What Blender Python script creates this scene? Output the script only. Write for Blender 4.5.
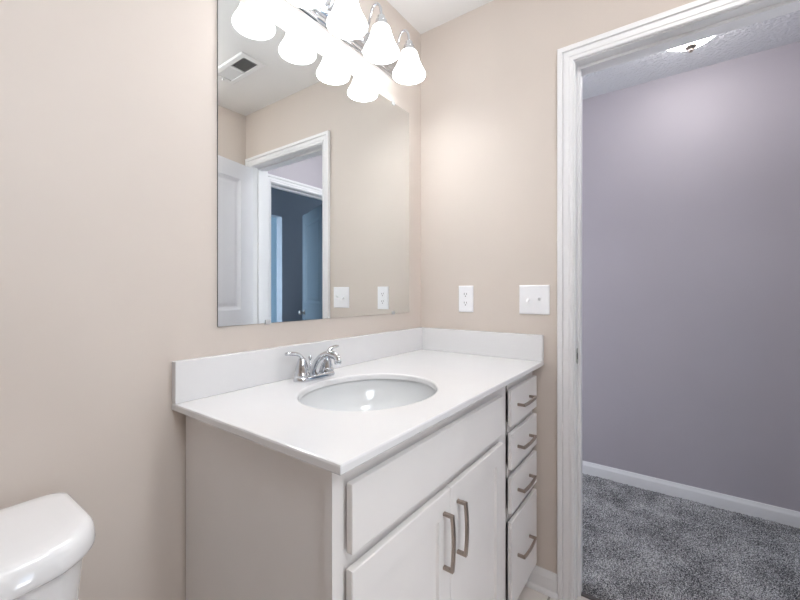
import bpy, bmesh, math, random
from mathutils import Vector, Matrix, noise
random.seed(7)
S = bpy.context.scene
for o in list(bpy.data.objects): bpy.data.objects.remove(o)
COL = S.collection
PI = math.pi

# ------------------------------------------------------------------ camera, world, exposure
cd = bpy.data.cameras.new('camera'); cam = bpy.data.objects.new('camera', cd); COL.objects.link(cam)
cam.location = (-1.5728, -1.0165, 1.182); cam.rotation_euler = (PI/2, 0, -0.9432)
cd.sensor_width = 36.0; cd.lens = 384.795/800*36.0; cd.shift_y = -8.27/800; cd.clip_start = 0.02
S.camera = cam
S.view_settings.view_transform = 'Standard'; S.view_settings.look = 'None'
S.view_settings.exposure = 0.85; S.view_settings.gamma = 1.0; S.view_settings.use_curve_mapping = False
S.cycles.max_bounces = 14; S.cycles.diffuse_bounces = 8; S.cycles.glossy_bounces = 6
S.cycles.sample_clamp_indirect = 8.0
W = bpy.data.worlds.new('world'); S.world = W; W.use_nodes = True
W.node_tree.nodes['Background'].inputs[0].default_value = (0.86, 0.93, 1.0, 1)
W.node_tree.nodes['Background'].inputs[1].default_value = 8.0
BULB = 30.0      # vanity bulbs
SHADE = 3.3      # lit frosted shades
HALL = 11.0      # lit hall dome
BATH_FILL = 13.0      # added unseen fill dome on the bathroom ceiling

def portal(name, loc, rot, sx, sy):
    l = bpy.data.lights.new(name, 'AREA'); l.shape = 'RECTANGLE'; l.size = sx; l.size_y = sy
    l.cycles.is_portal = True
    o = bpy.data.objects.new(name, l); COL.objects.link(o); o.location = loc; o.rotation_euler = rot
    return o

# ------------------------------------------------------------------ materials
def mat(name, col, rough=0.5, metal=0.0, spec=0.5, coat=0.0):
    m = bpy.data.materials.new(name); m.use_nodes = True
    b = m.node_tree.nodes['Principled BSDF']
    b.inputs['Base Color'].default_value = (*col, 1); b.inputs['Roughness'].default_value = rough
    b.inputs['Metallic'].default_value = metal; b.inputs['Specular IOR Level'].default_value = spec
    b.inputs['Coat Weight'].default_value = coat
    return m, m.node_tree, b
def bump(nt, b, scale, strength, dist=0.001, detail=3, kind='noise'):
    N = nt.nodes; L = nt.links
    tc = N.new('ShaderNodeTexCoord')
    if kind == 'noise':
        t = N.new('ShaderNodeTexNoise'); t.inputs['Scale'].default_value = scale; t.inputs['Detail'].default_value = detail; out = t.outputs['Fac']
    else:
        t = N.new('ShaderNodeTexVoronoi'); t.inputs['Scale'].default_value = scale; t.feature = 'SMOOTH_F1'; out = t.outputs['Distance']
    L.new(tc.outputs['Object'], t.inputs['Vector'])
    bp = N.new('ShaderNodeBump'); bp.inputs['Strength'].default_value = strength; bp.inputs['Distance'].default_value = dist
    L.new(out, bp.inputs['Height']); L.new(bp.outputs['Normal'], b.inputs['Normal'])
    return t
def vary(nt, b, c0, c1, scale, detail=3):
    N = nt.nodes; L = nt.links
    tc = N.new('ShaderNodeTexCoord'); t = N.new('ShaderNodeTexNoise')
    t.inputs['Scale'].default_value = scale; t.inputs['Detail'].default_value = detail
    r = N.new('ShaderNodeValToRGB'); r.color_ramp.elements[0].color = (*c0, 1); r.color_ramp.elements[1].color = (*c1, 1)
    r.color_ramp.elements[0].position = .3; r.color_ramp.elements[1].position = .7
    L.new(tc.outputs['Object'], t.inputs['Vector']); L.new(t.outputs['Fac'], r.inputs['Fac']); L.new(r.outputs['Color'], b.inputs['Base Color'])
    return r

M = {}
def paint(name, c, rough=.55, bs=220, st=.12):
    m, nt, b = mat(name, c, rough, spec=.35)
    vary(nt, b, tuple(x*.985 for x in c), tuple(min(1, x*1.015) for x in c), 3.0)
    bump(nt, b, bs, st, .0006); M[name] = m
paint('beige_wall_paint', (.61, .543, .49))
paint('hall_wall_paint', (.47, .44, .475))
paint('daylit_wall_paint', (.42, .60, .74))  # blue daylight put into the far room's wall colour
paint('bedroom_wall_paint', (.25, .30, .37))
paint('ceiling_paint', (.80, .79, .78), .8, 90, .35)
m, nt, b = mat('textured_ceiling_paint', (.62, .62, .64), .8, spec=.2); bump(nt, b, 60, 1.0, .012, 4); M['textured_ceiling_paint'] = m
def simple(name, c, rough, metal=0, spec=.5, coat=0, v=.01, vs=8, bs=None, st=.05):
    m, nt, b = mat(name, c, rough, metal, spec, coat)
    vary(nt, b, tuple(x*(1-v) for x in c), tuple(min(1, x*(1+v)) for x in c), vs)
    if bs: bump(nt, b, bs, st, .0005)
    M[name] = m; return m, nt, b
simple('white_trim_paint', (.80, .795, .80), .35)
simple('cabinet_paint', (.78, .755, .74), .38, bs=120, st=.03)
simple('cabinet_inside', (.10, .085, .07), .8)
simple('white_cultured_marble', (.735, .73, .735), .18, spec=.5, coat=.2)
simple('white_porcelain', (.83, .83, .84), .08, spec=.5, coat=.4)
simple('basin_porcelain', (.69, .70, .705), .12, spec=.5, coat=.3)
simple('chrome', (.66, .68, .71), .04, 1.0)
simple('satin_nickel', (.40, .335, .29), .30, 1.0, v=.04, vs=40)
simple('steel', (.42, .41, .40), .35, 1.0, v=.04, vs=40)
simple('mirror_silver', (.87, .895, .89), .0, 1.0, v=.0)
simple('mirror_edge', (.16, .17, .16), .25)
simple('clear_plastic', (.50, .50, .50), .2)
simple('white_plastic', (.84, .84, .86), .3)
simple('dark_slot', (.03, .03, .03), .6)
simple('vent_metal', (.80, .80, .80), .45)
simple('door_paint', (.80, .80, .82), .4)
simple('shaded_door_paint', (.16, .22, .28), .5)  # white door; its dim bluish shade is put into the colour
simple('oak_threshold', (.10, .09, .09), .6)
# tile
m, nt, b = mat('floor_tile', (.7, .65, .6), .35)
N = nt.nodes; L = nt.links; tc = N.new('ShaderNodeTexCoord'); bt = N.new('ShaderNodeTexBrick')
bt.offset = 0; bt.inputs['Color1'].default_value = (.72, .67, .63, 1); bt.inputs['Color2'].default_value = (.75, .70, .66, 1)
bt.inputs['Mortar'].default_value = (.40, .36, .33, 1); bt.inputs['Scale'].default_value = 1.0
bt.inputs['Mortar Size'].default_value = .004; bt.inputs['Brick Width'].default_value = .305; bt.inputs['Row Height'].default_value = .305
L.new(tc.outputs['Object'], bt.inputs['Vector']); L.new(bt.outputs['Color'], b.inputs['Base Color'])
bp = N.new('ShaderNodeBump'); bp.inputs['Strength'].default_value = .4; bp.inputs['Distance'].default_value = .002; bp.invert = True
L.new(bt.outputs['Fac'], bp.inputs['Height']); L.new(bp.outputs['Normal'], b.inputs['Normal']); M['floor_tile'] = m
# carpet
m, nt, b = mat('grey_carpet', (.3, .3, .31), .95, spec=.1)
N = nt.nodes; L = nt.links; tc = N.new('ShaderNodeTexCoord')
n1 = N.new('ShaderNodeTexNoise'); n1.inputs['Scale'].default_value = 220; n1.inputs['Detail'].default_value = 3; n1.inputs['Roughness'].default_value = .7
n2 = N.new('ShaderNodeTexNoise'); n2.inputs['Scale'].default_value = 7; n2.inputs['Detail'].default_value = 4
r = N.new('ShaderNodeValToRGB'); e = r.color_ramp.elements
e[0].position = .41; e[0].color = (.045, .045, .05, 1); e[1].position = .62; e[1].color = (.62, .61, .61, 1)
mid = r.color_ramp.elements.new(.5); mid.color = (.24, .235, .24, 1)
mx = N.new('ShaderNodeMath'); mx.operation = 'MULTIPLY_ADD'; mx.inputs[1].default_value = .22; 
L.new(tc.outputs['Object'], n1.inputs['Vector']); L.new(tc.outputs['Object'], n2.inputs['Vector'])
L.new(n2.outputs['Fac'], mx.inputs[0]); ad = N.new('ShaderNodeMath'); ad.operation = 'SUBTRACT'; ad.inputs[1].default_value = .11
L.new(n1.outputs['Fac'], mx.inputs[2]); L.new(mx.outputs[0], ad.inputs[0]); L.new(ad.outputs[0], r.inputs['Fac']); L.new(r.outputs['Color'], b.inputs['Base Color'])
bp = N.new('ShaderNodeBump'); bp.inputs['Strength'].default_value = .8; bp.inputs['Distance'].default_value = .006
L.new(n1.outputs['Fac'], bp.inputs['Height']); L.new(bp.outputs['Normal'], b.inputs['Normal']); M['grey_carpet'] = m
def glow(name, col, strength, base=(.9, .9, .9)):
    m, nt, b = mat(name, base, .3)
    b.inputs['Emission Color'].default_value = (*col, 1); b.inputs['Emission Strength'].default_value = strength; M[name] = m
glow('lit_frosted_glass', (.93, .97, 1.0), SHADE)
glow('lit_bulb', (1, .985, .97), BULB)
glow('lit_dome_glass', (1.0, .97, .96), HALL)
glow('bath_fill_dome_glass', (.98, .99, 1.0), BATH_FILL)

# ------------------------------------------------------------------ mesh helpers
def obj(name, bm, material, parent=None, smooth=False, angle=None, **kw):
    me = bpy.data.meshes.new(name); bmesh.ops.recalc_face_normals(bm, faces=bm.faces); bm.to_mesh(me); bm.free()
    mats = material if isinstance(material, (list, tuple)) else [material]
    for x in mats: me.materials.append(M[x])
    if smooth or angle:
        me.polygons.foreach_set('use_smooth', [True]*len(me.polygons))
        if angle: me.set_sharp_from_angle(angle=math.radians(angle))
    o = bpy.data.objects.new(name, me); COL.objects.link(o)
    if parent: o.parent = parent
    for k, v in kw.items(): o[k] = v
    return o
def thing(name, label, cat, loc=(0, 0, 0), group=None, rz=0):
    o = bpy.data.objects.new(name, None); COL.objects.link(o); o.location = loc; o.rotation_euler[2] = rz
    o.empty_display_size = .05; o['label'] = label; o['category'] = cat
    if group: o['group'] = group
    return o
def struct(name, bm, material, parent=None, **kw):
    o = obj(name, bm, material, parent, **kw)
    if parent is None: o['kind'] = 'structure'
    return o
def box(bm, x0, x1, y0, y1, z0, z1, bev=0, seg=2, mi=0):
    v = [bm.verts.new(p) for p in [(x0,y0,z0),(x1,y0,z0),(x1,y1,z0),(x0,y1,z0),(x0,y0,z1),(x1,y0,z1),(x1,y1,z1),(x0,y1,z1)]]
    fs = [bm.faces.new([v[i] for i in q]) for q in [(0,3,2,1),(4,5,6,7),(0,1,5,4),(1,2,6,5),(2,3,7,6),(3,0,4,7)]]
    for f in fs: f.material_index = mi
    if bev:
        es = list({e for f in fs for e in f.edges})
        bmesh.ops.bevel(bm, geom=es, offset=bev, segments=seg, profile=.5, affect='EDGES')
    return bm
def B(*a, **k): return box(bmesh.new(), *a, **k)
def boxes(*bs, bev=0):
    bm = bmesh.new()
    for q in bs: box(bm, *q, bev=bev)
    return bm
def rings(bm, rs, cap0=True, cap1=True, closed=True, mi=0):
    vs = [[bm.verts.new(p) for p in r] for r in rs]
    n = len(vs[0])
    for a, c in zip(vs, vs[1:]):
        for i in range(n if closed else n-1):
            j = (i+1) % n
            f = bm.faces.new((a[i], a[j], c[j], c[i])); f.material_index = mi
    if cap0: bm.faces.new(list(reversed(vs[0]))).material_index = mi
    if cap1: bm.faces.new(vs[-1]).material_index = mi
    return vs
def lathe(bm, prof, seg=32, c=(0, 0, 0), cap0=False, cap1=False, axis='z'):
    rs = []
    for r, z in prof:
        ring = []
        for i in range(seg):
            a = 2*PI*i/seg; p = (r*math.cos(a), r*math.sin(a), z)
            if axis == 'y': p = (p[0], -p[2], p[1])
            if axis == 'x': p = (p[2], p[0], p[1])
            ring.append((p[0]+c[0], p[1]+c[1], p[2]+c[2]))
        rs.append(ring)
    rings(bm, rs, cap0, cap1); return bm
def tube(bm, path, rad, seg=12, flat=None):
    """round tube along a path; rad may be a list; flat=(a,b) scales the two section axes"""
    P = [Vector(p) for p in path]; n = len(P); R = rad if isinstance(rad, (list, tuple)) else [rad]*n
    t0 = (P[1]-P[0]).normalized(); up = Vector((0, 0, 1)) if abs(t0.z) < .9 else Vector((1, 0, 0))
    u = (up - t0*up.dot(t0)).normalized(); rs = []
    for i in range(n):
        t = (P[min(i+1, n-1)]-P[max(i-1, 0)]).normalized()
        u = (u - t*u.dot(t)).normalized(); w = t.cross(u)
        fa, fb = flat[i] if isinstance(flat, list) else (flat or (1, 1))
        rs.append([P[i]+(u*math.cos(2*PI*k/seg)*fa+w*math.sin(2*PI*k/seg)*fb)*R[i] for k in range(seg)])
    rings(bm, rs); return bm
def sweep(bm, path, prof, nrm, closed=False):
    """mitred sweep: prof = list of (a,b); b along nrm, a along the in-plane side direction"""
    P = [Vector(p) for p in path]; nrm = Vector(nrm).normalized(); n = len(P); rs = []
    for i in range(n):
        d0 = (P[i]-P[i-1]).normalized() if i > 0 else None
        d1 = (P[i+1]-P[i]).normalized() if i < n-1 else None
        if d0 is None: d0 = d1
        if d1 is None: d1 = d0
        s0 = nrm.cross(d0); s1 = nrm.cross(d1); s = (s0+s1); s = s.normalized(); k = 1/max(.3, s.dot(s0))
        rs.append([P[i]+s*k*a+nrm*b for a, b in prof])
    rings(bm, rs); return bm
def bez(p0, p1, p2, p3, n=12):
    p0, p1, p2, p3 = map(Vector, (p0, p1, p2, p3)); out = []
    for i in range(n+1):
        t = i/n; out.append(p0*(1-t)**3+p1*3*t*(1-t)**2+p2*3*t*t*(1-t)+p3*t**3)
    return out
def prism(bm, poly, z0, z1, bev=0):
    vs = rings(bm, [[(x, y, z0) for x, y in poly], [(x, y, z1) for x, y in poly]])
    return bm

# ------------------------------------------------------------------ dimensions
CE = 2.4325; WT = .12; XL = -2.75; YF = -1.492; HX = 1.1536; HE = -1.64
DY0, DY1, DH = -.697, -1.412, 2.055          # clear door opening (jamb faces), head height
JT = .018
# ------------------------------------------------------------------ shell
struct('wall_back', B(XL-.1, 0, 0, .12, 0, CE), 'beige_wall_paint')
bm = boxes((0, WT, DY0+JT, 1.45, 0, CE), (0, WT, HE-.12, DY1-JT, 0, CE), (0, WT, DY1-JT, DY0+JT, DH+JT, CE))
for f in bm.faces:
    if f.calc_center_median().x > WT-.001: f.material_index = 1
struct('wall_right', bm, ['beige_wall_paint', 'hall_wall_paint'])
QX0, QX1, QZ0, QZ1 = -1.64, -1.10, 1.38, 2.22     # unseen bathroom window added as fill light, opposite the mirror wall
UX0, UX1, UZ0, UZ1 = -1.07, -.90, .12, .84          # low narrow opening next to it, added to brighten the vanity fronts
struct('wall_front', boxes((XL-.1, QX0, YF-.12, YF, 0, CE), (QX1, UX0, YF-.12, YF, 0, CE), (UX1, 0, YF-.12, YF, 0, CE), (UX0, UX1, YF-.12, YF, 0, UZ0), (UX0, UX1, YF-.12, YF, UZ1, CE), (QX0, QX1, YF-.12, YF, 0, QZ0), (QX0, QX1, YF-.12, YF, QZ1, CE)), 'beige_wall_paint')
bm = bmesh.new(); sweep(bm, [(QX0, YF, QZ0), (QX0, YF, QZ1), (QX1, YF, QZ1), (QX1, YF, QZ0), (QX0, YF, QZ0)], [(0, 0), (.057, 0), (.057, .015), (0, .012)], (0, 1, 0))
box(bm, QX0, QX1, YF-.08, YF-.05, (QZ0+QZ1)/2-.02, (QZ0+QZ1)/2+.02); struct('fill_window_3', bm, 'white_trim_paint')
bm = bmesh.new(); sweep(bm, [(UX0, YF, UZ0), (UX0, YF, UZ1), (UX1, YF, UZ1), (UX1, YF, UZ0), (UX0, YF, UZ0)], [(0, 0), (.04, 0), (.04, .015), (0, .012)], (0, 1, 0))
struct('fill_window_4', bm, 'white_trim_paint')
portal('low_fill_portal', ((UX0+UX1)/2, YF-.10, (UZ0+UZ1)/2), (PI/2, 0, 0), UX1-UX0, UZ1-UZ0)
portal('bath_fill_portal', ((QX0+QX1)/2, YF-.10, (QZ0+QZ1)/2), (PI/2, 0, 0), QX1-QX0, QZ1-QZ0)
struct('wall_left', B(XL-.1, XL, YF, 0, 0, CE), 'beige_wall_paint')
struct('wall_hall_far', B(HX, HX+.12, HE-.12, 1.45, 0, CE), 'hall_wall_paint')
EX0, EX1 = .315, 1.03                        # bedroom doorway in the hall's end wall
bm = boxes((WT, EX0-JT, HE-.12, HE, 0, CE), (EX1+JT, HX, HE-.12, HE, 0, CE), (EX0-JT, EX1+JT, HE-.12, HE, DH+JT, CE))
struct('wall_hall_end', bm, 'hall_wall_paint')
# hall end wall with an unseen window added for cool fill light
HY, A0, A1, Z0, Z1 = 1.35, .30, 1.0, .55, 2.0
bm = boxes((WT, A0, HY, HY+.1, 0, CE), (A1, HX, HY, HY+.1, 0, CE), (A0, A1, HY, HY+.1, 0, Z0), (A0, A1, HY, HY+.1, Z1, CE))
struct('wall_hall_fill_window', bm, 'hall_wall_paint')
bm = bmesh.new(); sweep(bm, [(A0, HY, Z0), (A1, HY, Z0), (A1, HY, Z1), (A0, HY, Z1), (A0, HY, Z0)], [(0, 0), (.04, 0), (.04, .015), (0, .015)], (0, -1, 0))
box(bm, A0, A1, HY+.04, HY+.07, 1.235, 1.265); struct('fill_window_1', bm, 'white_trim_paint')
portal('hall_fill_portal', ((A0+A1)/2, HY+.08, (Z0+Z1)/2), (-PI/2, 0, 0), A1-A0, Z1-Z0)
# bedroom beyond
BX0, BX1, BY = -.35, 3.3, -2.72
bm = boxes((BX0, .40, BY-.1, BY, 0, CE), (1.235, BX1, BY-.1, BY, 0, CE), (.40, 1.235, BY-.1, BY, 2.05, CE))
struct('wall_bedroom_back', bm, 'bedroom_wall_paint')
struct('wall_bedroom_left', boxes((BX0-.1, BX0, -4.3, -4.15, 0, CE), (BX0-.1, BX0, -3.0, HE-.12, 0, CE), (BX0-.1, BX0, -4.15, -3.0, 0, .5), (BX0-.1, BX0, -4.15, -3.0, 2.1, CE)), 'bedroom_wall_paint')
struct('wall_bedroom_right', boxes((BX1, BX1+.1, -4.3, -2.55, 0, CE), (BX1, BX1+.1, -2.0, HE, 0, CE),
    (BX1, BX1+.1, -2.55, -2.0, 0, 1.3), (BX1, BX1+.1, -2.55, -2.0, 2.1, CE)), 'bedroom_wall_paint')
struct('fill_window_2', boxes((BX0-.07, BX0-.04, -3.6, -3.55, .5, 2.1), (BX0-.07, BX0-.04, -4.15, -3.0, 1.28, 1.32)), 'white_trim_paint')  # unseen window added to light the far room
struct('fill_window_5', B(BX1+.04, BX1+.07, -2.55, -2.0, 1.68, 1.72), 'white_trim_paint')  # unseen window added to light the dark bedroom wall
portal('far_room_fill_portal', (BX0-.08, -3.575, 1.3), (0, -PI/2, 0), 1.6, 1.15); portal('bedroom_fill_portal', (BX1+.08, -2.275, 1.7), (0, PI/2, 0), .8, .55)
struct('floor_far_room', B(.2, 3.0, -4.25, -2.85, .0005, .002), 'floor_tile')
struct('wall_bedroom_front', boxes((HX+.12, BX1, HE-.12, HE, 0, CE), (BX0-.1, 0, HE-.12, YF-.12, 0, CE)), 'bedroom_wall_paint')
struct('wall_far_room', B(BX0-.1, BX1+.1, -4.4, -4.3, 0, CE), 'daylit_wall_paint')

struct('ceiling', B(XL-.1, WT/2, YF-.12, .12, CE, CE+.1), 'ceiling_paint')
struct('ceiling_hall', B(WT/2, HX+.12, HE-.12, 1.45, CE, CE+.1), 'textured_ceiling_paint')
struct('ceiling_bedroom', B(BX0-.1, BX1+.1, -4.4, HE-.12, CE, CE+.1), 'ceiling_paint')
struct('floor', B(XL-.1, .062, YF-.12, .12, -.1, 0), 'floor_tile')
# hall carpet: a finely tufted surface near the doorway
bm = bmesh.new(); x0, x1, y0, y1, st = .064, HX, HE, .35, .0068
nx = int((x1-x0)/st); ny = int((y1-y0)/st); g = []
for j in range(ny+1):
    row = []
    for i in range(nx+1):
        x = x0+(x1-x0)*i/nx; y = y0+(y1-y0)*j/ny
        z = .003+random.random()*.006+.0035*noise.noise((x*9, y*9, 0))+.002*noise.noise((x*35, y*35, 2))
        row.append(bm.verts.new((x+random.uniform(-.002, .002)*(0 < i < nx), y+random.uniform(-.002, .002)*(0 < j < ny), z)))
    g.append(row)
for j in range(ny):
    for i in range(nx): bm.faces.new((g[j][i], g[j][i+1], g[j+1][i+1], g[j+1][i]))
box(bm, .064, HX, .35, 1.35, -.02, .006); box(bm, .064, HX, HE-.12, .35, -.1, -.02)
struct('floor_hall', bm, 'grey_carpet')
struct('floor_bedroom', B(BX0-.1, BX1+.1, -4.4, HE-.12, -.1, 0), 'grey_carpet')
tz = struct('trim_1', B(.050, .066, DY1, DY0, 0, .008, bev=.002), 'oak_threshold')

# ------------------------------------------------------------------ door frames, casings, baseboards
CP = [(0, 0), (0, .008), (.003, .0105), (.0105, .0115), (.0125, .0075), (.015, .0075), (.0175, .0105), (.030, .0125), (.0335, .0125), (.0350, .009), (.0375, .009), (.0395, .0165), (.0480, .0180), (.0545, .0180), (.0575, .015), (.0575, 0)]
def casing(name, pts, nrm):
    bm = bmesh.new(); sweep(bm, pts[::-1], CP, nrm); return struct(name, bm, 'white_trim_paint', angle=25)
RV = .004
# bathroom side: walk so that the side direction (nrm x dir) points away from the opening
casing('trim_2', [(0, DY1-RV, 0), (0, DY1-RV, DH+RV), (0, DY0+RV, DH+RV), (0, DY0+RV, 0)], (-1, 0, 0))
casing('trim_3', [(WT, DY0+RV, 0), (WT, DY0+RV, DH+RV), (WT, DY1-RV, DH+RV), (WT, DY1-RV, 0)], (1, 0, 0))
casing('trim_4', [(EX0-RV, HE, 0), (EX0-RV, HE, DH+RV), (EX1+RV, HE, DH+RV), (EX1+RV, HE, 0)], (0, 1, 0))
bm = boxes((0, WT, DY0, DY0+JT, 0, DH), (0, WT, DY1-JT, DY1, 0, DH), (0, WT, DY1-JT, DY0+JT, DH, DH+JT),
           (.042, .078, DY0-.011, DY0, 0, DH), (.042, .078, DY1, DY1+.011, 0, DH), (.042, .078, DY1+.011, DY0-.011, DH-.011, DH), bev=.0012)
jamb = struct('trim_5', bm, 'white_trim_paint')
sp = bmesh.new()
poly = [(.033+.014*math.cos(a), .934+(.016 if math.sin(a) > 0 else -.016)+.014*math.sin(a)) for a in [2*PI*k/24 for k in range(24)]]
rings(sp, [[(x, DY0+.001, z) for x, z in poly], [(x, DY0-.0016, z) for x, z in poly]])
spo = obj('strike_plate', sp, 'steel', jamb, label='dark metal strike plate')
obj('latch_hole', B(.0275, .0385, DY0-.0022, DY0-.001, .922, .946), 'dark_slot', spo)
bm = boxes((EX0-JT, EX0, HE-.12, HE, 0, DH), (EX1, EX1+JT, HE-.12, HE, 0, DH), (EX0-JT, EX1+JT, HE-.12, HE, DH, DH+JT),
           (EX0, EX0+.011, HE-.085, HE-.05, 0, DH), (EX1-.011, EX1, HE-.085, HE-.05, 0, DH), (EX0, EX1, HE-.085, HE-.05, DH-.011, DH), bev=.0012)
struct('trim_6', bm, 'white_trim_paint')
BP = [(0, 0), (0, .013), (.058, .013), (.064, .0115), (.070, .0075), (.078, .006), (.083, .004), (.083, 0)]
def baseboard(name, p, q, nrm, shoe=False):
    bm = bmesh.new(); d = (Vector(q)-Vector(p)).normalized()
    if Vector(nrm).cross(d).z < 0: p, q = q, p
    sweep(bm, [p, q], BP, nrm)
    if shoe:
        sweep(bm, [p, q], [(0, .0131), (0, .026), (.006, .0255), (.012, .022), (.016, .0131)], nrm)
    return struct(name, bm, 'white_trim_paint', angle=40)
baseboard('baseboard_right', (0, -.50, 0), (0, -.640, 0), (-1, 0, 0), True)
baseboard('baseboard_back', (XL, 0, 0), (-1.114, 0, 0), (0, -1, 0), True)
baseboard('baseboard_front', (XL, YF, 0), (-.02, YF, 0), (0, 1, 0), True)
baseboard('baseboard_left', (XL, YF, 0), (XL, 0, 0), (1, 0, 0), True)
baseboard('baseboard_hall', (HX, HE, 0), (HX, 1.35, 0), (-1, 0, 0))
baseboard('baseboard_hall_near', (WT, -.62, 0), (WT, 1.35, 0), (1, 0, 0))

# ------------------------------------------------------------------ doors
def panel_door(name, w, h, t, hinge_loc, rz, paint_m, knob_z, mats_knob, hinge_side=1):
    """local: hinge at origin, door runs along +x; faces at y=+-t/2"""
    bm = bmesh.new()
    xs = [0, .11, w-.11, w]; zs = [0, .20, .88, 1.05, h-.105, h]
    def face(y, sgn):
        for i in range(3):
            for k in range(5):
                a = [(xs[i], zs[k]), (xs[i+1], zs[k]), (xs[i+1], zs[k+1]), (xs[i], zs[k+1])]
                if i == 1 and k in (1, 3):
                    prev = a; stp = [(.006, .004), (.020, .009), (.028, .009), (.048, .004)]
                    lvl = [[Vector((p[0], y, p[1])) for p in a]]
                    for ins, dep in stp:
                        lvl.append([Vector((x, y-sgn*dep, z)) for x, z in
                                    [(xs[1]+ins, zs[k]+ins), (xs[2]-ins, zs[k]+ins), (xs[2]-ins, zs[k+1]-ins), (xs[1]+ins, zs[k+1]-ins)]])
                    rings(bm, lvl, cap0=False, cap1=True)
                else:
                    bm.faces.new([bm.verts.new((p[0], y, p[1])) for p in a])
    face(t/2, 1); face(-t/2, -1)
    for q in [((0,0),(w,0)), ((w,0),(w,h)), ((w,h),(0,h)), ((0,h),(0,0))]:
        (xa, za), (xb, zb) = q
        bm.faces.new([bm.verts.new(p) for p in [(xa, -t/2, za), (xb, -t/2, zb), (xb, t/2, zb), (xa, t/2, za)]])
    bmesh.ops.remove_doubles(bm, verts=bm.verts, dist=1e-5)
    d = struct(name, bm, paint_m); d.location = hinge_loc; d.rotation_euler[2] = rz
    for sgn in (1, -1):
        k = bmesh.new()
        lathe(k, [(.032, 0), (.032, .004), (.026, .008), (.012, .010), (.011, .026), (.020, .032), (.0265, .042), (.0265, .050), (.020, .058), (.0, .060)], 24)
        for v in k.verts: v.co = Vector((v.co.x, v.co.z*sgn, v.co.y)) + Vector((w-.065, sgn*t/2, knob_z))
        obj('door_knob', k, mats_knob, d, smooth=True)
    for z in (.2, 1.045, 1.785):
        hb = bmesh.new(); tube(hb, [(-.004, hinge_side*(t/2+.004), z), (-.004, hinge_side*(t/2+.004), z+.078)], .0048, 12)
        box(hb, -.003, .028, hinge_side*(t/2)-.0004, hinge_side*(t/2)+.0014, z, z+.078)
        obj('hinge', hb, 'steel', d)
    return d
panel_door('door_1', .705, 2.025, .035, (-.012, DY1+.004, .012), PI-math.radians(13), 'door_paint', .93, 'steel', 1)
panel_door('door_2', .705, 2.025, .035, (EX1-.01, HE-.135, .012), -PI/2+math.radians(24), 'shaded_door_paint', .94, 'steel', -1)

# ------------------------------------------------------------------ vanity cabinet
CT = .907; CB = .889
VX0, VX1, VF = -1.112, -.012, -.540
van = thing('vanity_cabinet', 'white bathroom vanity cabinet with two shaker doors and four drawers', 'cabinet', (VX0/2, VF/2, 0))
VO = Vector(van.location)
def vobj(name, bm, m, parent=None, **k):
    p = parent or van
    off = VO if p is van else VO
    for v in bm.verts: v.co -= off
    return obj(name, bm, m, p, **k)
bm = boxes((VX0+.009, VX0+.024, -.522, -.006, 0, CB), (VX1-.018, VX1, -.522, -.006, 0, CB), (VX0+.018, VX1-.018, -.522, -.006, .10, .118),
           (VX0+.018, VX1-.018, -.024, -.006, .118, CB))
vobj('carcass', bm, 'cabinet_paint')
bm = bmesh.new()
DX0, DX1, WX0, WX1, SPL = -1.084, -.380, -.303, -.022, -.731
# face frame: stiles and rails
for q in [(VX0, DX0+.012), (DX1-.012, WX0-.004), (WX1-.006, VX1)]: box(bm, q[0], q[1], VF, -.522, .10, CB)
for q in [(DX0+.012, DX1-.012, .10, .118), (DX0+.012, DX1-.012, .688, .737), (DX0+.012, DX1-.012, .838, CB),
          (WX0+.012, WX1-.006, .10, .118), (WX0+.012, WX1-.006, .392, .441), (WX0+.012, WX1-.006, .543, .588), (WX0+.012, WX1-.006, .692, .736), (WX0+.012, WX1-.006, .840, CB)]:
    box(bm, q[0], q[1], VF, -.522, q[2], q[3])
vobj('face_frame', bm, 'cabinet_paint')
vobj('toe_kick', B(VX0+.018, VX1-.018, -.475, -.46, 0, .10), 'cabinet_paint')
FB, FF = VF-.006, -.5605
def slab(x0, x1, z0, z1): return B(x0, x1, FF, FB, z0, z1, bev=.0022, seg=2)
vobj('false_front', slab(DX0, DX1, .726, .849), 'cabinet_paint')
def shaker(x0, x1, z0, z1, s=.056):
    bm = bmesh.new()
    def R(i, y): return [(x0+i, y, z0+i), (x1-i, y, z0+i), (x1-i, y, z1-i), (x0+i, y, z1-i)]
    rings(bm, [R(0, FB), R(0, FF+.002), R(.002, FF), R(s, FF), R(s+.0015, FF+.0045), R(s+.003, FF+.007)], True, True)
    return bm
def pull(horizontal, cx, cz, span=.128):
    """arched bar pull with square feet"""
    h = .027; hw = span/2; sec = [(-.0045, -.0035), (.0045, -.0035), (.0045, .0035), (-.0045, .0035)]
    pts = [(-hw, 0), (-hw, h*.86)]
    for k in range(1, 10):
        u = -1+2*k/10; pts.append((u*hw, h*.86+h*.14*(1-u*u)))
    pts += [(hw, h*.86), (hw, 0)]
    bm = bmesh.new()
    if horizontal: sweep(bm, [(cx+a, FF-b, cz) for a, b in pts], [(p[1], p[0]) for p in sec], (0, 0, 1))
    else: sweep(bm, [(cx, FF-b, cz+a) for a, b in pts], [(p[1], p[0]) for p in sec], (1, 0, 0))
    return bm
for x0, x1, hx in [(DX0, SPL-.0015, -.766), (SPL+.0015, DX1, -.696)]:
    d = vobj('door', shaker(x0, x1, .108, .698), 'cabinet_paint')
    vobj('handle', pull(False, hx, .587), 'satin_nickel', d, label='brushed nickel arched pull')
for z0, z1, hz in [(.727, .851, .789), (.579, .702, .643), (.430, .553, .492), (.108, .402, .264)]:
    d = vobj('drawer', slab(WX0, WX1, z0, z1), 'cabinet_paint')
    vobj('handle', pull(True, -.180, hz), 'satin_nickel', d, label='brushed nickel arched pull')

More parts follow.
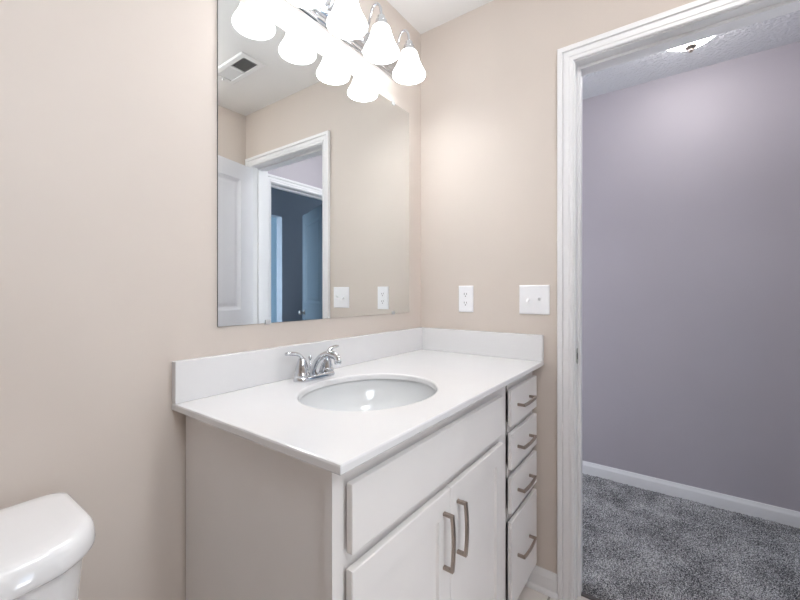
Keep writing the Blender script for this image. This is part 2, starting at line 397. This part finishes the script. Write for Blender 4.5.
# ------------------------------------------------------------------ countertop with sink
SX, SY, SA, SB = -.7393, -.3087, .211, .1785
ct = thing('countertop', 'white vanity countertop with oval sink basin and raised splashes along both walls', 'countertop', (-.567, -.29, CB))
TO = Vector(ct.location)
def tobj(name, bm, m, parent=None, **k):
    for v in bm.verts: v.co -= TO
    return obj(name, bm, m, parent or ct, **k)
bm = bmesh.new(); NS = 96
X0, X1, Y0, Y1 = -1.1345, -.001, -.582, -.001
angs = sorted(set([2*PI*i/NS for i in range(NS)] + [math.atan2(y-SY, x-SX) % (2*PI) for x in (X0, X1) for y in (Y0, Y1)]))
def rect_pt(a, ins, z):
    c, s = math.cos(a), math.sin(a); ts = []
    if c > 1e-9: ts.append((X1-SX)/c)
    if c < -1e-9: ts.append((X0-SX)/c)
    if s > 1e-9: ts.append((Y1-SY)/s)
    if s < -1e-9: ts.append((Y0-SY)/s)
    t = min(ts); x = SX+c*t; y = SY+s*t
    return (min(max(x, X0+ins), X1-ins), min(max(y, Y0+ins), Y1-ins), z)
def ell(a, d, z):
    # point of the ellipse in direction a
    c, s = math.cos(a), math.sin(a); A, Bq = SA+d, SB+d; t = 1/math.sqrt((c/A)**2+(s/Bq)**2)
    return (SX+c*t, SY+s*t, z)
rs = [[ell(a, 0, CB) for a in angs], [ell(a, 0, CT-.006) for a in angs], [ell(a, .0008, CT-.003) for a in angs], [ell(a, .003, CT-.0008) for a in angs], [ell(a, .006, CT) for a in angs],
      [rect_pt(a, .004, CT) for a in angs], [rect_pt(a, .0012, CT-.001) for a in angs], [rect_pt(a, 0, CT-.004) for a in angs], [rect_pt(a, 0, CB+.002) for a in angs], [rect_pt(a, .002, CB) for a in angs]]
vs = rings(bm, rs, False, False)
for i in range(len(angs)):
    j = (i+1) % len(angs); bm.faces.new((vs[-1][i], vs[-1][j], vs[0][j], vs[0][i]))
tobj('slab', bm, 'white_cultured_marble', angle=12)
tobj('backsplash', B(X0, -.001, -.021, -.001, CT, CT+.1036, bev=.002), 'white_cultured_marble')
tobj('side_splash', B(-.021, -.001, -.582, -.0212, CT, CT+.1036, bev=.002), 'white_cultured_marble')
bm = bmesh.new(); prof = []
for k in range(0, 15):
    u = k/14; prof.append((math.cos(u*PI/2)**.55 if u < 1 else 0, u))
def bowl(off, zt, depth):
    out = []
    for k in range(15):
        th = (k/14)*PI/2*.985; r = math.cos(th)**.62; z = zt-depth*math.sin(th)**1.15
        out.append([(SX+(SA+.006+off)*r*math.cos(a), SY+.0+(SB+.006+off)*r*math.sin(a), z) for a in [2*PI*i/64 for i in range(64)]])
    return out
inner = bowl(0, CB-.0005, .135); outer = bowl(.012, CB-.0005, .148)
rings(bm, list(reversed(outer))+inner, True, True)
basin = tobj('sink_basin', bm, 'basin_porcelain', smooth=True)
bm = bmesh.new(); lathe(bm, [(0, .0), (.010, .0005), (.012, -.002), (.0215, -.002), (.0225, .001), (.0225, -.003)], 32, (SX, SY, CB-.130), cap1=False)
tobj('drain', bm, 'chrome', basin, smooth=True)

# ------------------------------------------------------------------ faucet
fc = thing('faucet', 'chrome two-lever centreset faucet standing behind the oval sink', 'faucet', (SX, -.076, CT))
def stadium(hw, r, n=16):
    return [(hw+r*math.cos(a), r*math.sin(a)) for a in [-PI/2+PI*k/n for k in range(n+1)]] + [(-hw+r*math.cos(a), r*math.sin(a)) for a in [PI/2+PI*k/n for k in range(n+1)]]
bm = bmesh.new()
rings(bm, [[(x, y, z) for x, y in stadium(.051, r)] for r, z in [(.0265, 0), (.0268, .003), (.0262, .010), (.0235, .014), (.020, .0155)]])
obj('base', bm, 'chrome', fc, angle=50)
for s in (-1, 1):
    bm = bmesh.new()
    lathe(bm, [(.0225, .014), (.0235, .019), (.0225, .024), (.0205, .026), (.0198, .028), (.0195, .036), (.0172, .048), (.0142, .059), (.0128, .064), (.0115, .068), (.007, .072), (0, .0735)], 28, (s*.051, 0, 0))
    h = obj('handle', bm, 'chrome', fc, smooth=True)
    bm = bmesh.new()
    path = bez((s*.051, -.002, .062), (s*.053, -.002, .084), (s*.072, .002, .088), (s*.107, .006, .0895), 14)
    tube(bm, path, [.0075, .0076, .0076, .0075, .0075, .0076, .0078, .0081, .0084, .0086, .0088, .0088, .0086, .0080, .0066], 14, flat=[(.8, 1.0)]*3+[(.72, 1.05)]*12)
    obj('lever', bm, 'chrome', h, smooth=True)
bm = bmesh.new()
path = bez((0, .004, .008), (0, -.008, .062), (0, -.046, .086), (0, -.082, .081), 16) + bez((0, -.082, .081), (0, -.096, .079), (0, -.103, .073), (0, -.104, .062), 6)[1:]
n = len(path); rad = [.0165-.006*min(1, i/10) for i in range(n)]; rad[-1] = .0105
tube(bm, path, rad, 20, flat=[(.8, 1.15)]*n)
obj('spout', bm, 'chrome', fc, smooth=True)
bm = bmesh.new(); lathe(bm, [(.0105, 0), (.0105, -.006), (.0085, -.007), (.0085, -.0075), (0, -.0078)], 20, (0, -.104, .0625)); obj('aerator', bm, 'chrome', fc, smooth=True)
bm = bmesh.new(); tube(bm, [(0, .022, .012), (0, .022, .058)], .0024, 10); lathe(bm, [(.0025, .054), (.005, .058), (.0068, .063), (.0055, .068), (0, .070)], 16, (0, .022, 0)); obj('lift_rod', bm, 'chrome', fc, smooth=True)

# ------------------------------------------------------------------ mirror
MX0, MX1, MZ0, MZ1 = -1.0185, -.1056, 1.087, 2.0085
mr = thing('wall_mirror', 'large square frameless mirror on the wall above the sink', 'mirror', ((MX0+MX1)/2, 0, MZ0))
mo = Vector(mr.location)
bm = bmesh.new(); box(bm, MX0, MX1, -.005, -.0004, MZ0, MZ1, mi=1)
for f in bm.faces:
    if f.calc_center_median().y < -.0049: f.material_index = 0
for v in bm.verts: v.co -= mo
obj('mirror_glass', bm, ['mirror_silver', 'mirror_edge'], mr)
for x, z, s in [(-.862, MZ0, 1), (-.228, MZ0, 1), (-.862, MZ1, -1), (-.228, MZ1, -1)]:
    bm = bmesh.new(); box(bm, x-.009, x+.009, -.0078, -.0052, z-.004*s if s > 0 else z-.010, z+.010 if s > 0 else z+.004, bev=.0008)
    box(bm, x-.009, x+.009, -.0055, -.0004, min(z-.004*s, z-.0008*s), max(z-.004*s, z-.0008*s))
    for v in bm.verts: v.co -= mo
    obj('mirror_clip', bm, 'clear_plastic', mr, label='small clear plastic clip')

# ------------------------------------------------------------------ vanity light bar
lx = [-.2885, -.4680, -.6475, -.8270]
vl = thing('vanity_light', 'chrome bar light with four lit bell glass shades above the mirror', 'wall light', (sum(lx)/4, 0, 2.10))
lo = Vector(vl.location)
def lobj(name, bm, m, parent=None, **k):
    for v in bm.verts: v.co -= lo
    return obj(name, bm, m, parent or vl, **k)
bm = bmesh.new(); PX0, PX1, PZ0, PZ1 = -.925, -.200, 2.108, 2.222
def PR(i, y): return [(PX0+i, y, PZ0+i), (PX1-i, y, PZ0+i), (PX1-i, y, PZ1-i), (PX0+i, y, PZ1-i)]
rings(bm, [PR(0, -.001), PR(0, -.010), PR(.003, -.013), PR(.014, -.013), PR(.016, -.019), PR(.026, -.019), PR(.030, -.026), PR(.034, -.028)])
lobj('back_plate', bm, 'chrome')
LY = -.130
for x in lx:
    bm = bmesh.new()
    path = [(x, -.024, 2.165)]+bez((x, -.030, 2.165), (x, -.062, 2.150), (x, -.070, 2.195), (x, -.080, 2.222), 8)+bez((x, -.080, 2.222), (x, -.086, 2.262), (x, -.130, 2.268), (x, LY, 2.192), 14)[1:]
    tube(bm, path, .0050, 12); lathe(bm, [(.022, 0), (.022, .004), (.015, .009), (.006, .012)], 24, (x, -.028, 2.165), axis='y', cap0=True, cap1=True)
    lobj('arm', bm, 'chrome', smooth=True)
    bm = bmesh.new()
    lathe(bm, [(0, 2.1990), (.010, 2.1980), (.014, 2.1940), (.015, 2.1810), (.021, 2.1780), (.022, 2.1720), (.020, 2.1690), (.023, 2.1660), (.0245, 2.1580), (.0245, 2.1480), (.020, 2.1480), (0, 2.1500)], 28, (x, LY, 0))
    lobj('socket_cup', bm, 'chrome', smooth=True)
    bm = bmesh.new()
    po = [(.024, 2.1570), (.028, 2.1547), (.033, 2.1486), (.0365, 2.1380), (.040, 2.1251), (.045, 2.1092), (.052, 2.0925), (.0605, 2.0765), (.0655, 2.0674), (.0675, 2.0606), (.066, 2.0560)]
    pi_ = [(r-.003, z+.0005) for r, z in reversed(po)]
    lathe(bm, po+pi_, 40, (x, LY, 0))
    sh = lobj('lamp_shade', bm, 'lit_frosted_glass', smooth=True, label='lit frosted white bell glass shade')
    bm = bmesh.new(); lathe(bm, [(.012, 2.1494), (.013, 2.1380), (.020, 2.1266), (.026, 2.1130), (.027, 2.1023), (.023, 2.0902), (.013, 2.0833), (0, 2.0811)], 24, (x, LY, 0), cap0=True)
    lobj('bulb', bm, 'lit_bulb', sh, smooth=True)

# ------------------------------------------------------------------ wall plates
def plate(w, h, t=.0055):
    bm = bmesh.new(); a, c = w/2, h/2
    def R(i, x): return [(x, -a+i, -c+i), (x, a-i, -c+i), (x, a-i, c-i), (x, -a+i, c-i)]
    rings(bm, [R(0, -.0003), R(0, -.002), R(.0012, -.0042), R(.004, -t)]); return bm
ol = thing('wall_outlet', 'white duplex power outlet on the wall above the side splash', 'outlet', (0, -.2422, 1.150))
obj('cover_plate', plate(.0715, .118), 'white_plastic', ol)
for s in (1, -1):
    poly = []
    for k in range(28):
        a = 2*PI*k/28; y = .0172*math.cos(a); z = max(-.0135, min(.0135, .0172*math.sin(a))); poly.append((y, z+s*.0195))
    bm = bmesh.new(); rings(bm, [[(-.004, y, z) for y, z in poly], [(-.0072, y*.99, (z-s*.0195)*.99+s*.0195) for y, z in poly]])
    rc = obj('receptacle', bm, 'white_plastic', ol)
    z = s*.0195
    obj('slot', B(-.0075, -.0070, .0045, .0068, z-.0015, z+.0075), 'dark_slot', rc)
    obj('slot', B(-.0075, -.0070, -.0068, -.0045, z-.001, z+.0065), 'dark_slot', rc)
    bm = bmesh.new(); lathe(bm, [(.0026, .0070), (.0026, .0075)], 12, (0, 0, 0), cap0=True, cap1=True, axis='x')
    for v in bm.verts: v.co = Vector((-v.co.x, v.co.y, v.co.z + z - .0075))
    obj('slot', bm, 'dark_slot', rc)
bm = bmesh.new(); lathe(bm, [(.003, .0050), (.003, .0066), (0, .0068)], 12, axis='x'); 
for v in bm.verts: v.co.x *= -1
obj('screw', bm, 'white_plastic', ol)
sw = thing('light_switch', 'white double toggle switch plate beside the door casing', 'switch', (0, -.544, 1.150))
obj('cover_plate', plate(.120, .118), 'white_plastic', sw)
for s, up in ((1, -1), (-1, 1)):
    bm = bmesh.new(); y = s*.023
    box(bm, -.0062, -.0052, y-.0055, y+.0055, -.012, .012, bev=.0004)
    P0 = Vector((-.005, y, 0)); d = Vector((-.016, 0, .0105*up))
    rings(bm, [[P0+Vector((0, a, b)) for a, b in [(-.0045, -.005), (.0045, -.005), (.0045, .005), (-.0045, .005)]],
               [P0+d+Vector((0, a, b)) for a, b in [(-.0036, -.0032), (.0036, -.0032), (.0036, .0032), (-.0036, .0032)]]])
    obj('toggle', bm, 'white_plastic', sw)
    for zz in (.0302, -.0302):
        bm = bmesh.new(); lathe(bm, [(.003, .0050), (.003, .0064), (0, .0067)], 12, axis='x')
        for v in bm.verts: v.co = Vector((-v.co.x, v.co.y+y, v.co.z+zz))
        obj('screw', bm, 'white_plastic', sw)

# ------------------------------------------------------------------ ceiling register (seen in the mirror)
rg = thing('ceiling_vent', 'white ceiling air register with dark louvres seen in the mirror', 'vent', (-.362, -1.000, CE))
bm = bmesh.new(); a, c = .074, .165
def VR(i, z): return [(-a+i, -c+i, z), (a-i, -c+i, z), (a-i, c-i, z), (-a+i, c-i, z)]
vs = rings(bm, [VR(0, -.0002), VR(0, -.003), VR(.006, -.007), VR(.030, -.007), VR(.031, -.001)], False, False)
box(bm, -a+.030, a-.030, -.006, .006, -.0068, -.001)
obj('frame', bm, 'vent_metal', rg)
obj('duct_back', B(-a+.031, a-.031, -c+.031, c-.031, -.0009, -.0003), 'dark_slot', rg)
for bank, s in ((1, -1), (-1, 1)):
    for k in range(8):
        y = bank*(.014+k*.0155); bm = bmesh.new()
        dy, dz = .0045*1, .0028
        p = [(y-dy*s, -.0065), (y+dy*s, -.0015)]
        t = .0005
        v4 = [(-a+.031, p[0][0], p[0][1]), (a-.031, p[0][0], p[0][1]), (a-.031, p[1][0], p[1][1]), (-a+.031, p[1][0], p[1][1])]
        rings(bm, [v4, [(x, yy+t, zz+t) for x, yy, zz in v4]])
        obj('louvre', bm, 'vent_metal', rg)
obj('damper_lever', B(-.003, .003, -c+.012, -c+.020, -.016, -.007), 'vent_metal', rg)

# ------------------------------------------------------------------ ceiling dome lights
def dome_light(label, loc, glass, rad=.166):
    k = rad/.166
    hl = thing('ceiling_light', label, 'ceiling light', loc)
    bm = bmesh.new(); lathe(bm, [(0, -.0005), (.175*k, -.0005), (.176*k, -.008), (.170*k, -.022), (.160*k, -.026), (.02, -.026), (0, -.026)], 48); obj('pan', bm, 'satin_nickel', hl, smooth=True)
    bm = bmesh.new(); lathe(bm, [(rad, -.018)]+[(rad*(1-u**1.7)**.8, -.022-.110*u) for u in [k2/14 for k2 in range(1, 14)]]+[(0, -.132)], 48); obj('glass_dome', bm, glass, hl, smooth=True, label='lit white glass dome')
    bm = bmesh.new(); lathe(bm, [(.022, -.124), (.023, -.129), (.017, -.134), (.009, -.136), (.008, -.139), (.010, -.143), (.010, -.147), (.006, -.151), (0, -.152)], 24, cap0=True); obj('finial', bm, 'satin_nickel', hl, smooth=True)
dome_light('lit glass dome ceiling light with metal finial in the hall', (.640, -1.060, CE), 'lit_dome_glass', .150)
dome_light('added unseen fill dome light on the bathroom ceiling, over the floor in front of the vanity', (-.76, -1.14, CE), 'bath_fill_dome_glass')  # unseen dome added to brighten the vanity fronts and walls

# ------------------------------------------------------------------ toilet
TX = -1.585
tl = thing('toilet', 'white porcelain toilet with rounded tank lid at the left of the vanity', 'toilet', (TX, -.30, 0))
to = Vector((0, -.30, 0))
def tank_outline(w, y0, y1, rb, rf, bow, z, n=10):
    """rounded rectangle, back edge y0 (near wall), front edge y1 bowed outwards"""
    pts = []; hw = w/2
    for cx, cy, r, a0 in [(hw-rb, y0-rb, rb, PI/2), (hw-rf, y1+rf, rf, 0)]:
        for k in range(n+1):
            a = a0-PI/2*k/n; pts.append((cx+r*math.cos(a), cy+r*math.sin(a)))
    for k in range(1, 16):
        pts.append(((hw-rf)*(1-2*k/16), y1))
    for cx, cy, r, a0 in [(-hw+rf, y1+rf, rf, -PI/2), (-hw+rb, y0-rb, rb, PI)]:
        for k in range(n+1):
            a = a0-PI/2*k/n; pts.append((cx+r*math.cos(a), cy+r*math.sin(a)))
    for k in range(1, 16): pts.append(((hw-rb)*(-1+2*k/16), y0))
    out = []
    for x, y in pts:
        f = max(0, min(1, (y0-y)/(y0-y1)))
        out.append((x, y-bow*f*(1-(x/hw)**2)-to.y, z))
    return out
bm = bmesh.new()
rings(bm, [tank_outline(w, -.028, y1, .03, .055, .02, z) for w, y1, z in [(.38, -.190, .385), (.40, -.205, .40), (.415, -.212, .46), (.450, -.222, .66), (.464, -.225, .748)]])
obj('tank', bm, 'white_porcelain', tl, angle=50)
bm = bmesh.new(); LW = .496
prof = [(.012, .744), (.005, .746), (.001, .751), (0, .757), (.001, .770), (.003, .779), (.0065, .786), (.011, .790), (.018, .792), (.035, .793), (.075, .7935)]
rings(bm, [tank_outline(LW-2*i, -.016-i, -.245+i, max(.018, .032-i*.3), max(.020, .078-i*.6), .022, z) for i, z in prof])
obj('tank_lid', bm, 'white_porcelain', tl, smooth=True)
bm = bmesh.new(); lathe(bm, [(.016, .0), (.016, .006), (.010, .012), (0, .013)], 20, (-.16, .062, .69), axis='y'); tube(bm, [(-.16, .056, .69), (-.13, .050, .688), (-.085, .044, .682)], [.006, .0055, .007], 12); obj('flush_lever', bm, 'chrome', tl, smooth=True)
def oval(cy, rx, ryf, ryb, z, n=40):
    return [(rx*math.cos(a), cy-to.y+(ryb if math.sin(a) > 0 else ryf)*math.sin(a), z) for a in [2*PI*k/n for k in range(n)]]
bm = bmesh.new()
rings(bm, [oval(-.36, .115, .17, .24, 0), oval(-.36, .112, .165, .24, .03), oval(-.37, .10, .15, .23, .12), oval(-.39, .115, .20, .22, .22), oval(-.42, .165, .27, .23, .32), oval(-.44, .185, .29, .24, .375), oval(-.44, .187, .292, .24, .39), oval(-.44, .180, .285, .235, .396),
           oval(-.46, .14, .235, .17, .394), oval(-.46, .135, .225, .16, .36), oval(-.46, .10, .17, .12, .27), oval(-.46, .05, .08, .06, .22)])
obj('bowl', bm, 'white_porcelain', tl, smooth=True)
bm = bmesh.new(); rings(bm, [oval(-.45, .185, .285, .215, .398), oval(-.45, .19, .29, .22, .405), oval(-.45, .186, .286, .216, .417), oval(-.45, .12, .21, .15, .417), oval(-.45, .115, .205, .145, .400), oval(-.45, .12, .21, .15, .398)], False, False); obj('seat', bm, 'white_plastic', tl, smooth=True)
bm = bmesh.new(); rings(bm, [oval(-.45, .184, .284, .215, .419), oval(-.45, .188, .288, .218, .425), oval(-.45, .18, .28, .21, .436), oval(-.45, .10, .18, .12, .441)]); obj('seat_lid', bm, 'white_plastic', tl, smooth=True)
